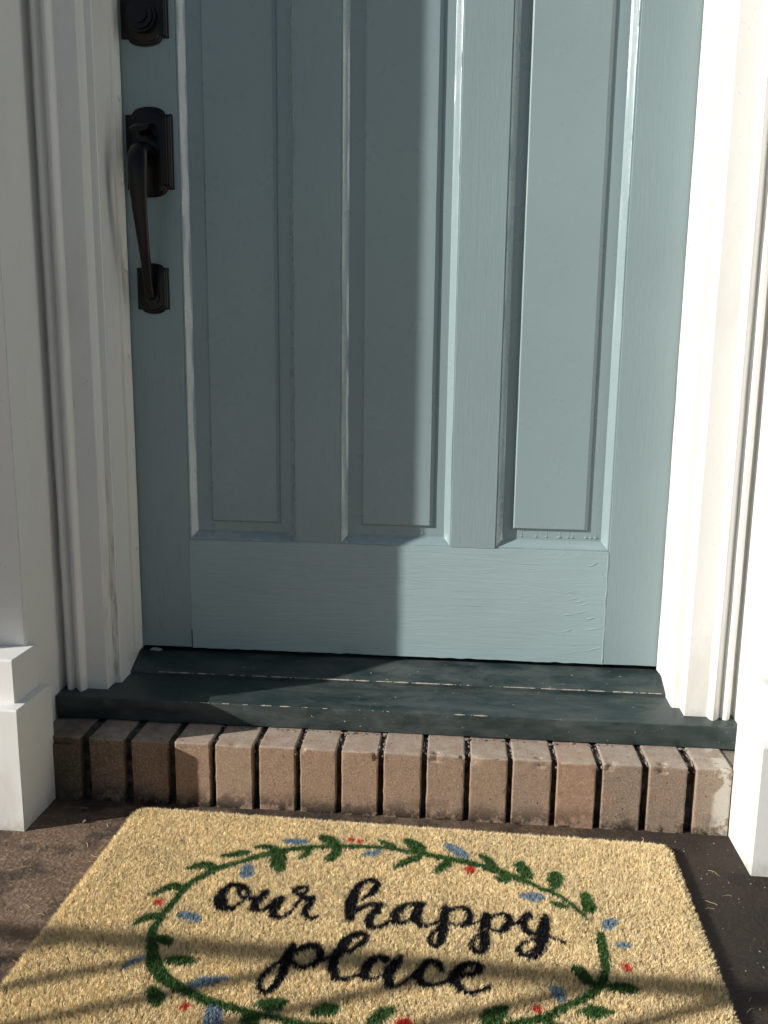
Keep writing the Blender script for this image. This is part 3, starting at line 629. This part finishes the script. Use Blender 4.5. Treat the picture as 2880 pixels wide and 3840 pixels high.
# ------------------------------------------------------------------ doormat
# printed design: strokes as runs of x, y, radius in millimetres on the mat (origin at its back left corner)
DES = {"black":[[222,-181,2.9,212,-176,2.6,202,-180,3.8,196,-193,5.3,196,-208,7.1,202,-220,6.8,210,-227,3.4,219,-225,2.5,224,-216,2.1,229,-206,2.1,231,-196,3.0,229,-189,3.0,222,-181,2.9,216,-186,3.0,218,-196,2.3,223,-202,2.3,229,-202,2.5,235,-204,2.1,242,-203,2.9,249,-198,4.2,252,-188,4.2],[252,-189,4.4,249,-199,4.9,246,-209,5.5,244,-219,5.1,244,-222,4.5,252,-226,2.5,259,-223,2.0,264,-214,2.8,270,-204,4.6,275,-200,4.8,272,-210,5.5,271,-221,5.7,272,-230,4.7,277,-235,3.1,285,-236,1.7,290,-229,2.0,295,-216,2.0,299,-202,2.1,301,-193,2.3],[290,-182,3.5,289,-177,2.9,294,-172,2.1,303,-170,2.9,305,-179,2.6,302,-187,2.3,295,-187,2.1,291,-184,2.6],[301,-193,3.5,308,-193,2.9,316,-192,3.2,315,-200,4.8,313,-210,4.8,311,-221,4.3,315,-230,3.4,322,-233,2.0,328,-229,2.5],[379,-186,1.4,387,-176,3.0,394,-164,4.7,396,-153,4.3,393,-145,3.3,384,-143,2.4,376,-150,3.3,370,-163,5.0,368,-178,6.1,367,-196,6.7,367,-210,6.6,370,-222,5.6,371,-230,2.8],[375,-209,4.5,380,-205,2.8,388,-197,2.5,397,-194,2.1,406,-194,3.4,402,-204,4.8,397,-215,4.7,394,-226,5.0,394,-233,5.0,399,-240,3.1,407,-239,2.4,414,-233,2.8,422,-225,2.2],[459,-186,2.8,450,-186,2.1,441,-188,2.3,433,-196,4.0,426,-210,5.9,427,-222,5.0,433,-228,2.4,441,-224,2.0,447,-218,2.8],[459,-187,3.2,454,-195,5.5,452,-208,6.2,453,-219,5.6,457,-225,3.9,465,-229,1.7,474,-224,1.5,481,-217,2.0],[489,-193,5.1,488,-205,5.6,487,-218,5.8,487,-232,6.0,486,-245,5.4,484,-257,4.5,480,-264,2.7,475,-263,3.0,471,-255,3.0,473,-245,2.4,478,-236,2.0,483,-229,2.2],[494,-194,2.3,502,-189,2.0,509,-186,2.1,517,-191,3.4,520,-201,4.3,518,-214,4.2,510,-223,2.8,503,-223,1.8,496,-220,1.5],[516,-219,2.0,522,-219,1.3,531,-212,1.3],[540,-201,5.1,539,-215,5.8,538,-228,5.7,538,-242,5.9,538,-255,5.5,536,-264,4.4,532,-269,2.9,527,-267,3.0,523,-260,3.0,523,-250,2.4,528,-241,1.7,533,-235,2.0],[546,-203,2.2,553,-195,1.8,562,-193,2.5,569,-199,4.3,569,-209,4.7,564,-220,4.2,557,-228,2.4,551,-227,1.6,545,-224,1.6],[571,-216,1.7,578,-209,1.7,582,-204,2.8,594,-192,4.5,588,-200,4.5,585,-210,4.6,588,-219,4.6,593,-226,3.1,599,-227,2.2,604,-223,2.4],[615,-193,4.3,613,-205,6.1,611,-217,6.4,609,-229,6.7,606,-243,6.2,602,-255,5.8,596,-265,4.7,587,-268,2.6,580,-265,3.2,578,-258,3.4,581,-249,2.3,589,-242,1.7,598,-237,1.6,604,-234,1.6],[616,-232,1.9,623,-233,1.5,631,-236,1.5,634,-239,1.9],[309,-285,4.0,309,-297,5.8,308,-307,6.2,308,-318,5.3,308,-330,4.9,307,-342,4.8,304,-352,4.5,300,-361,3.4,295,-364,2.2,288,-359,2.8,285,-350,2.8,287,-338,3.2,292,-327,3.1,297,-318,2.9,303,-311,2.6],[315,-294,3.2,322,-287,3.7,329,-282,3.4,337,-282,3.4,344,-289,3.7,346,-301,4.2,342,-311,3.6,336,-317,2.6,329,-321,2.9,321,-318,2.6,315,-313,2.6],[349,-304,3.1,355,-301,1.9,360,-295,2.6],[371,-289,3.2,380,-286,2.3,387,-275,3.2,394,-267,3.7,395,-257,3.2,388,-252,2.7,379,-257,4.1,371,-269,5.1,367,-283,5.3,364,-297,5.2,362,-310,5.7,364,-321,5.1,370,-332,3.8,377,-333,2.2,387,-329,2.0,396,-323,2.5],[424,-294,3.6,415,-292,3.1,407,-298,4.4,402,-309,5.6,401,-321,5.1,404,-329,3.2,412,-328,1.8,419,-322,2.0],[438,-292,4.7,434,-302,5.4,429,-313,5.9,428,-323,5.9,430,-333,5.2,433,-339,2.0,440,-335,1.8,448,-329,2.5,453,-322,2.8,457,-314,2.8],[489,-304,2.6,486,-297,3.9,479,-290,3.3,471,-294,3.9,465,-306,4.9,462,-318,5.3,465,-326,4.5,473,-330,2.8,482,-329,2.2,490,-325,2.5,497,-320,3.0],[513,-310,2.0,521,-307,2.8,530,-302,3.7,534,-294,3.7,527,-288,2.6,517,-291,3.3,509,-300,4.9,504,-311,5.9,504,-322,5.5,510,-330,3.8,517,-335,2.5,527,-335,2.0,535,-330,2.8,543,-324,2.5]],"green":[[227,-108,2.8,210,-120,3.1,194,-130,3.5,178,-140,4.3,167,-153,4.6,159,-166,4.2,150,-179,4.5,144,-192,4.9,142,-206,4.9,141,-219,4.8,138,-232,4.8,136,-245,4.7,135,-261,5.3,133,-273,5.5,137,-290,5.9,143,-305,6.1,149,-320,6.9,157,-334,6.8,169,-349,6.5,182,-360,5.8,197,-368,5.1,215,-375,4.7,232,-383,4.4,249,-387,4.0,264,-390,3.8,280,-394,3.6,295,-396,3.3,306,-397,3.3,321,-400,3.3,336,-403,3.6,351,-404,3.3,365,-404,3.4,384,-405,3.4,421,-407,3.3,467,-403,3.3,517,-394,3.3,557,-381,3.4,574,-373,3.4,589,-368,3.6,601,-364,4.6,613,-354,4.0,625,-344,3.7,640,-334,3.7,650,-326,4.3,659,-317,4.6,667,-305,4.8,673,-292,4.3,677,-280,4.7,678,-267,5.2,679,-251,5.9,679,-235,6.0,680,-220,5.0],[130,-151,1.2,138,-146,3.4,148,-140,4.7,160,-139,4.7,168,-144,4.3],[101,-213,1.2,111,-206,2.9,118,-197,4.5,127,-190,5.0,135,-191,4.5,142,-196,3.5],[107,-275,2.2,110,-264,4.2,117,-258,5.6,124,-254,5.0,132,-253,3.9],[172,-114,2.3,182,-111,3.5,193,-107,4.8,203,-102,3.5,207,-100,1.3],[209,-116,3.5,222,-109,3.5,233,-102,4.4,246,-94,4.4,260,-88,3.8,278,-81,3.2,296,-75,2.8,315,-73,2.8,334,-69,3.2,353,-67,2.6,372,-65,2.3,391,-64,2.6,415,-68,2.5,430,-70,2.8,443,-69,3.2,456,-73,3.2,468,-75,3.1,484,-80,3.5,500,-82,3.5,519,-87,3.7,531,-90,3.7,543,-95,4.4,558,-100,3.7,576,-109,3.4,591,-116,3.1,602,-126,2.9],[210,-85,1.5,220,-84,3.2,232,-85,3.6,243,-85,1.9],[247,-101,7.5,252,-116,10.5,258,-130,7.4,261,-138,3.0],[280,-107,1.5,285,-98,3.8,290,-91,4.0,286,-82,2.5],[299,-47,2.4,307,-52,4.9,316,-57,6.2,324,-65,5.8,329,-70,3.8],[328,-77,6.4,329,-88,6.9,324,-98,6.3,318,-101,3.1],[385,-46,1.3,394,-52,2.8,402,-59,4.5,409,-62,3.8],[398,-57,3.9,408,-62,4.5],[424,-41,3.2,432,-49,6.2,442,-57,7.7,449,-61,6.4,451,-68,3.8],[415,-110,2.2,424,-100,4.7,434,-91,4.7,444,-84,4.4,451,-77,2.5],[471,-115,2.2,477,-104,5.2,484,-96,5.6,490,-93,3.1],[532,-64,1.5,538,-71,4.4,546,-80,5.2,551,-88,4.9,549,-96,3.7],[552,-117,1.8,560,-120,3.8,567,-121,3.8,573,-120,1.4],[561,-105,3.4,575,-112,3.4,591,-118,3.1,602,-125,2.9,613,-133,2.6,627,-139,2.9,639,-149,2.6,649,-161,2.9,658,-173,2.5,664,-183,2.3,669,-192,1.1],[582,-86,3.5,589,-87,7.4,594,-97,7.9,600,-105,4.9],[623,-114,2.2,634,-108,8.7,638,-106,7.0,632,-123,6.0,628,-133,3.0],[671,-145,6.4,671,-156,8.3,674,-163,7.1,667,-172,3.4],[624,-161,1.7,630,-164,3.4,638,-167,4.0,645,-169,1.7],[642,-283,4.3,647,-288,7.1,652,-296,7.1,656,-303,5.0,661,-305,2.5],[672,-308,2.5,680,-307,4.2,689,-307,5.5,699,-307,5.5,705,-308,4.0,710,-307,1.0],[636,-352,1.0,646,-349,4.3,654,-348,7.2,663,-347,5.8,671,-346,3.4,678,-346,1.0],[603,-368,5.7,611,-375,4.7,622,-375,3.7],[675,-221,2.0,676,-231,3.2],[144,-290,2.7,155,-294,5.3,162,-296,3.8,163,-302,1.9],[167,-327,1.9,175,-327,5.2,186,-326,6.2,195,-326,5.0,204,-325,1.2],[169,-376,4.4,175,-382,6.8,183,-389,6.8,186,-396,2.9],[288,-385,1.2,295,-381,4.3,305,-381,6.7,315,-380,6.8,321,-375,3.4],[350,-390,1.4,358,-385,5.7,367,-381,7.2,376,-378,5.3,380,-375,1.4],[286,-407,5.6,292,-409,8.0,292,-417,7.4],[415,-399,3.7,421,-389,6.6,429,-379,6.7,437,-373,4.3,440,-368,1.4],[535,-372,3.8,544,-367,7.6,553,-362,7.2,561,-354,3.9],[538,-380,4.7,551,-375,4.7]],"blue":[[214,-143,8.8,216,-149,8.7],[155,-246,3.4,165,-247,5.4,175,-250,5.3,183,-252,3.9],[248,-64,1.6,257,-66,3.9,269,-66,4.9,279,-65,3.9,286,-64,1.5],[366,-87,1.5,373,-82,3.8,382,-81,4.8,390,-76,3.2],[482,-44,2.3,490,-51,5.8,499,-59,6.6,508,-65,6.1,514,-70,3.8],[587,-151,3.3,595,-153,5.2,604,-153,5.8,612,-151,4.1,617,-151,1.4],[687,-203,4.2,692,-197,6.9,700,-191,4.5],[697,-236,2.4,704,-234,4.5,712,-233,2.1],[614,-318,4.8,619,-325,7.4,622,-331,4.9],[123,-349,2.0,127,-342,4.3,133,-334,4.6,139,-327,2.9],[207,-364,1.5,215,-360,4.8,224,-356,6.2,233,-354,5.0,242,-350,2.8,252,-347,1.0],[244,-398,5.7,250,-406,10.2,253,-416,10.1]],"red":[[116,-225,2.5,121,-227,4.6,124,-224,2.9],[342,-48,2.6,347,-50,3.2],[356,-52,2.1,361,-55,2.6],[517,-103,4.9,521,-102,4.9],[697,-270,2.1,702,-273,5.1,706,-275,2.3],[590,-351,1.9,594,-351,4.3,598,-352,1.9],[211,-398,1.7,216,-395,4.0,220,-393,1.9],[449,-390,5.2,457,-389,4.7,453,-386,4.7]]}
MO = (.0775, -.2505); MTH = R(-1.3); ML, MD = .806, .475
INK = {'black': (.012, .012, .016), 'green': (.066, .150, .042), 'blue': (.27, .36, .44), 'red': (.72, .10, .07)}
def design_at(X, Y):
    """X, Y in mm arrays -> ink index (0 none) """
    out = np.zeros(len(X), np.int32)
    jx = X+np.random.normal(0, .4, len(X)); jy = Y+np.random.normal(0, .5, len(X))
    ratio = np.clip(.545+.00062*(-jy-60), .5, .8)
    for ci, name in enumerate(('green', 'blue', 'red', 'black')):
        for L in DES[name]:
            P = np.array(L, float).reshape(-1, 3)
            lo = P[:, :2].min(0)-P[:, 2].max()*2.2; hi = P[:, :2].max(0)+P[:, 2].max()*2.2
            idx = np.where((jx > lo[0]) & (jx < hi[0]) & (jy > lo[1]) & (jy < hi[1]))[0]
            if len(idx) == 0: continue
            qx, qy, qr = jx[idx], jy[idx], ratio[idx]; hit = np.zeros(len(idx), bool)
            for a, b in zip(P, P[1:]):
                dx, dy = b[0]-a[0], (b[1]-a[1])*qr; ex, ey = qx-a[0], (qy-a[1])*qr
                t = np.clip((ex*dx+ey*dy)/(dx*dx+dy*dy+1e-9), 0, 1)
                r = (a[2]+(b[2]-a[2])*t)*(1.12 if name == 'green' else 1.2 if name == 'black' else 1.0)
                hit |= (ex-dx*t)**2+(ey-dy*t)**2 < r*r
            out[idx[hit]] = ci+1
    return out
PAL = np.array([(0, 0, 0), INK['green'], INK['blue'], INK['red'], INK['black']], np.float32)
def vnoise(X, Y, cell, seed):
    rs = np.random.RandomState(seed); G = rs.rand(700, 700).astype(np.float32)
    fx, fy = np.abs(X)/cell+5, np.abs(Y)/cell+5; ix, iy = fx.astype(int) % 690, fy.astype(int) % 690
    tx, ty = fx-np.floor(fx), fy-np.floor(fy); tx, ty = tx*tx*(3-2*tx), ty*ty*(3-2*ty)
    return (G[ix, iy]*(1-tx)+G[ix+1, iy]*tx)*(1-ty)+(G[ix, iy+1]*(1-tx)+G[ix+1, iy+1]*tx)*ty
def inside(X, Y, m=0.):
    """rounded-corner mat outline, mm"""
    r = 22.; cx = np.clip(X, r, ML*1000-r); cy = np.clip(Y, -MD*1000+r, -r)
    return np.hypot(X-cx, Y-cy) <= r-m
def coir(X, Y):
    c1 = vnoise(X, Y, 3.2, 1); c2 = vnoise(X, Y, 9., 2); c3 = vnoise(X, Y, 60., 3)
    v = (.70+.32*c1+.16*c2+.10*c3)[:, None]
    a = np.array((.95, .80, .505)); b = np.array((.58, .36, .15))
    k = np.clip((vnoise(X, Y, 2.2, 4)-.74)*4, 0, 1)[:, None]*.7
    return ((a*(1-k)+b*k)*v).astype(np.float32)
M_mat = NT('coir_pile', (.5, .35, .18), .8, .2); M_mat.color(M_mat.attr('ink'))
mato = empty('doormat', (MO[0], MO[1], GZ), cat='doormat', label='straw coloured coir doormat printed with a leafy wreath and black script words our happy place')
mato.rotation_euler = (0, 0, MTH)
def matpart(name, V, F, colr, mat):
    """V in mat space metres, z above the floor; F flat list of polygon sizes and indices"""
    me = bpy.data.meshes.new(name)
    me.vertices.add(len(V)); me.vertices.foreach_set('co', V.astype(np.float32).ravel())
    n = len(F); k = F.shape[1]
    me.loops.add(n*k); me.loops.foreach_set('vertex_index', F.astype(np.int32).ravel())
    me.polygons.add(n); me.polygons.foreach_set('loop_start', np.arange(0, n*k, k, dtype=np.int32))
    try: me.polygons.foreach_set('loop_total', np.full(n, k, dtype=np.int32))
    except Exception: pass
    me.update(calc_edges=True)
    c = np.ones((len(V), 4), np.float32); c[:, :3] = colr
    me.color_attributes.new('ink', 'FLOAT_COLOR', 'POINT').data.foreach_set('color', c.ravel())
    me.materials.append(mat.m); o = bpy.data.objects.new(name, me); COL.objects.link(o); o.parent = mato; return o
# backing slab
bm = bmesh.new()
ol = []
for cx, cy, a0 in ((ML-.02, -.02, 90), (.02, -.02, 180), (.02, -MD+.02, 270), (ML-.02, -MD+.02, 0)):
    pass
for cx, cy, a0 in ((.02, -.02, 90), (.02, -MD+.02, 180), (ML-.02, -MD+.02, 270), (ML-.02, -.02, 0)):
    for k in range(7): ol.append((cx+.018*math.cos(R(a0+90*k/6)), cy+.018*math.sin(R(a0+90*k/6))))
lo_ = [bm.verts.new((x, y, .0005)) for x, y in ol]; hi_ = [bm.verts.new((x, y, .0085)) for x, y in ol]
for k in range(len(ol)): bm.faces.new((lo_[k], lo_[(k+1) % len(ol)], hi_[(k+1) % len(ol)], hi_[k]))
bm.faces.new(lo_); bm.faces.new(hi_)
M_back = NT('rubber_backing', (.10, .07, .04), .9)
bo = bobj('backing', bm, M_back); bo.parent = mato
# pile: tapered bent fibres in tufts
N = 680000
X = np.random.uniform(-1, ML*1000+1, N); Y = np.random.uniform(-MD*1000-1, 1, N)
kk = inside(X, Y, -.5); X, Y = X[kk], Y[kk]; N = len(X)
ink = design_at(X, Y)
base = coir(X, Y); c = base.copy()
pm = ink > 0
c[pm] = PAL[ink[pm]]*(.75+.6*np.random.rand(pm.sum(), 1)).astype(np.float32)
leak = pm & (np.random.rand(N) < .02); c[leak] = c[leak]*.5+base[leak]*.35
c *= (.87+.26*np.random.rand(N, 1)).astype(np.float32)
# tuft leaning shared by neighbours
ang = vnoise(X, Y, 3.4, 11)*4*PI+np.random.normal(0, .7, N)
lean = (.15+.75*vnoise(X, Y, 3.0, 12))*.50+np.abs(np.random.normal(0, .16, N))
h = 6.8+1.7*(vnoise(X, Y, 2.6, 13)-.5)+np.random.normal(0, .8, N)
wild = np.random.rand(N) < .009; lean[wild] = np.random.uniform(.8, 1.7, wild.sum()); h[wild] *= 1.35
dx, dy = np.cos(ang)*lean, np.sin(ang)*lean
e = np.minimum.reduce([X, ML*1000-X, -Y, MD*1000+Y]); ek = np.clip(1-e/7., 0, 1)
ox = np.where(X < ML*500, -1., 1.)*np.clip(1-np.minimum(X, ML*1000-X)/7., 0, 1); oy = np.where(Y > -MD*500, 1., -1.)*np.clip(1-np.minimum(-Y, MD*1000+Y)/7., 0, 1)
dx += ox*.55; dy += oy*.55
h *= 1-.10*ek
zb = 7.0-4.5*ek*np.random.rand(N)
w = np.random.uniform(.40, .75, N); w[wild] = .45
wa = np.random.uniform(0, 2*PI, N); wx, wy = np.cos(wa)*w/2, np.sin(wa)*w/2
nrm = 1/np.sqrt(1+dx*dx+dy*dy)
mx, my, mz = X+dx*h*.5*nrm*.75, Y+dy*h*.5*nrm*.75, zb+h*.55*nrm
tx, ty, tz = X+dx*h*nrm*1.05, Y+dy*h*nrm*1.05, zb+h*nrm
V = np.empty((N, 5, 3)); 
V[:, 0] = np.stack([X-wx, Y-wy, zb], 1); V[:, 1] = np.stack([X+wx, Y+wy, zb], 1)
V[:, 2] = np.stack([mx+wx*.9, my+wy*.9, mz], 1); V[:, 3] = np.stack([mx-wx*.9, my-wy*.9, mz], 1); V[:, 4] = np.stack([tx, ty, tz], 1)
V = (V/1000).reshape(-1, 3)
b5 = (np.arange(N)*5)[:, None]
F = np.concatenate([b5+np.array([[0, 1, 2]]), b5+np.array([[0, 2, 3]]), b5+np.array([[3, 2, 4]])])
cc = np.repeat(c[:, None, :], 5, 1); cc = cc.reshape(-1, 3)
matpart('coir_pile', V, F, cc, M_mat)
# ------------------------------------------------------------------ small debris
M_chip = NT('flaked_white_paint', (.34, .36, .36), .6)
bm = bmesh.new()
pl_ = [(.012, 0), (.016, .004), (.024, .006), (.034, .0045), (.037, .001), (.030, -.001), (.020, -.0005)]
a = [bm.verts.new((x, -.0035-q*.15, -.0068+q)) for x, q in pl_]; b = [bm.verts.new((x+.0004, -.0050-q*.15, -.0066+q)) for x, q in pl_]
for k in range(7): bm.faces.new((a[k], a[(k+1) % 7], b[(k+1) % 7], b[k]))
bm.faces.new(a); bm.faces.new(b)
tag(bobj('paint_flake', bm, M_chip), 'pale paint flake lying at the bottom left corner of the door', 'flake')
M_grit = NT('grit', (.22, .185, .15), .9)
bm = bmesh.new(); rnd = random.Random(21)
for k in range(300):
    side = rnd.random() < .7
    if side: x, y = rnd.uniform(-.14, .10), rnd.uniform(-.62, -.23)
    else: x, y = rnd.uniform(.89, 1.02), rnd.uniform(-.60, -.23)
    r = rnd.choice((.0004, .0005, .0007, .0012)); 
    bmesh.ops.create_icosphere(bm, subdivisions=1, radius=1, matrix=Matrix.Translation((x, y, GZ+r*.4)) @ Matrix.Rotation(rnd.random()*6, 4, 'Z') @ Matrix.Diagonal((r*1.5, r, r*.7, 1)))
tag(bobj('grit', bm, M_grit), 'pale grit and crumbs scattered on the porch floor', 'grit', kind='stuff')
M_leaf = NT('dry_leaf', (.10, .085, .06), .9)
def leafbit(x, y, s, ang, label):
    bm = bmesh.new(); n = 9; pts = []
    for k in range(n):
        t = 2*PI*k/n; r = s*(.7+.5*noise.noise(Vector((k*.9, x*40, 2))))
        pts.append((x+r*math.cos(t+ang), y+r*.6*math.sin(t+ang), GZ+.0035+.0035*noise.noise(Vector((k, y*30, 3)))))
    top = [bm.verts.new(p) for p in pts]; bot = [bm.verts.new((p[0], p[1], p[2]-.0008)) for p in pts]; cn = bm.verts.new((x, y, GZ+.006))
    for k in range(n): bm.faces.new((top[k], top[(k+1) % n], cn)); bm.faces.new((top[k], top[(k+1) % n], bot[(k+1) % n], bot[k]))
    bm.faces.new(bot)
    tag(bobj('dry_leaf', bm, M_leaf), label, 'leaf', 'leaf scraps on the porch floor')
leafbit(-.012, -.250, .009, .4, 'grey scrap of dry leaf at the foot of the first two bricks')
leafbit(.008, -.286, .006, 1.2, 'small leaf scrap between the left plinth and the mat corner')

# coir fibres shed onto the floor and the sill edge
M_fib = NT('shed_fibre', (.55, .42, .24), .8)
bm = bmesh.new(); rnd = random.Random(5)
for k in range(20):
    s_ = rnd.random()
    if s_ < .45: x, y = rnd.uniform(-.08, .07), rnd.uniform(-.60, -.27)
    elif s_ < .8: x, y = rnd.uniform(.892, .95), rnd.uniform(-.58, -.25)
    else: x, y = rnd.uniform(.1, .9), rnd.uniform(-.249, -.225)
    L = rnd.uniform(.006, .016); a = rnd.uniform(0, PI); cv = rnd.uniform(-.5, .5); r = .00028; prev = None
    for j in range(6):
        tt = j/5-.5; px_ = x+L*tt*math.cos(a)-L*cv*(tt*tt)*math.sin(a); py_ = y+L*tt*math.sin(a)+L*cv*(tt*tt)*math.cos(a); pz_ = GZ+.0006+.0018*(1-4*tt*tt)*rnd.random()
        q = [bm.verts.new((px_+r*math.cos(b_)*-math.sin(a), py_+r*math.cos(b_)*math.cos(a), pz_+r*math.sin(b_))) for b_ in (0, 2.1, 4.2)]
        if prev:
            for i in range(3): bm.faces.new((prev[i], prev[(i+1) % 3], q[(i+1) % 3], q[i]))
        prev = q
tag(bobj('shed_fibres', bm, M_fib), 'loose straw fibres shed from the doormat onto the porch floor', 'fibres', kind='stuff')
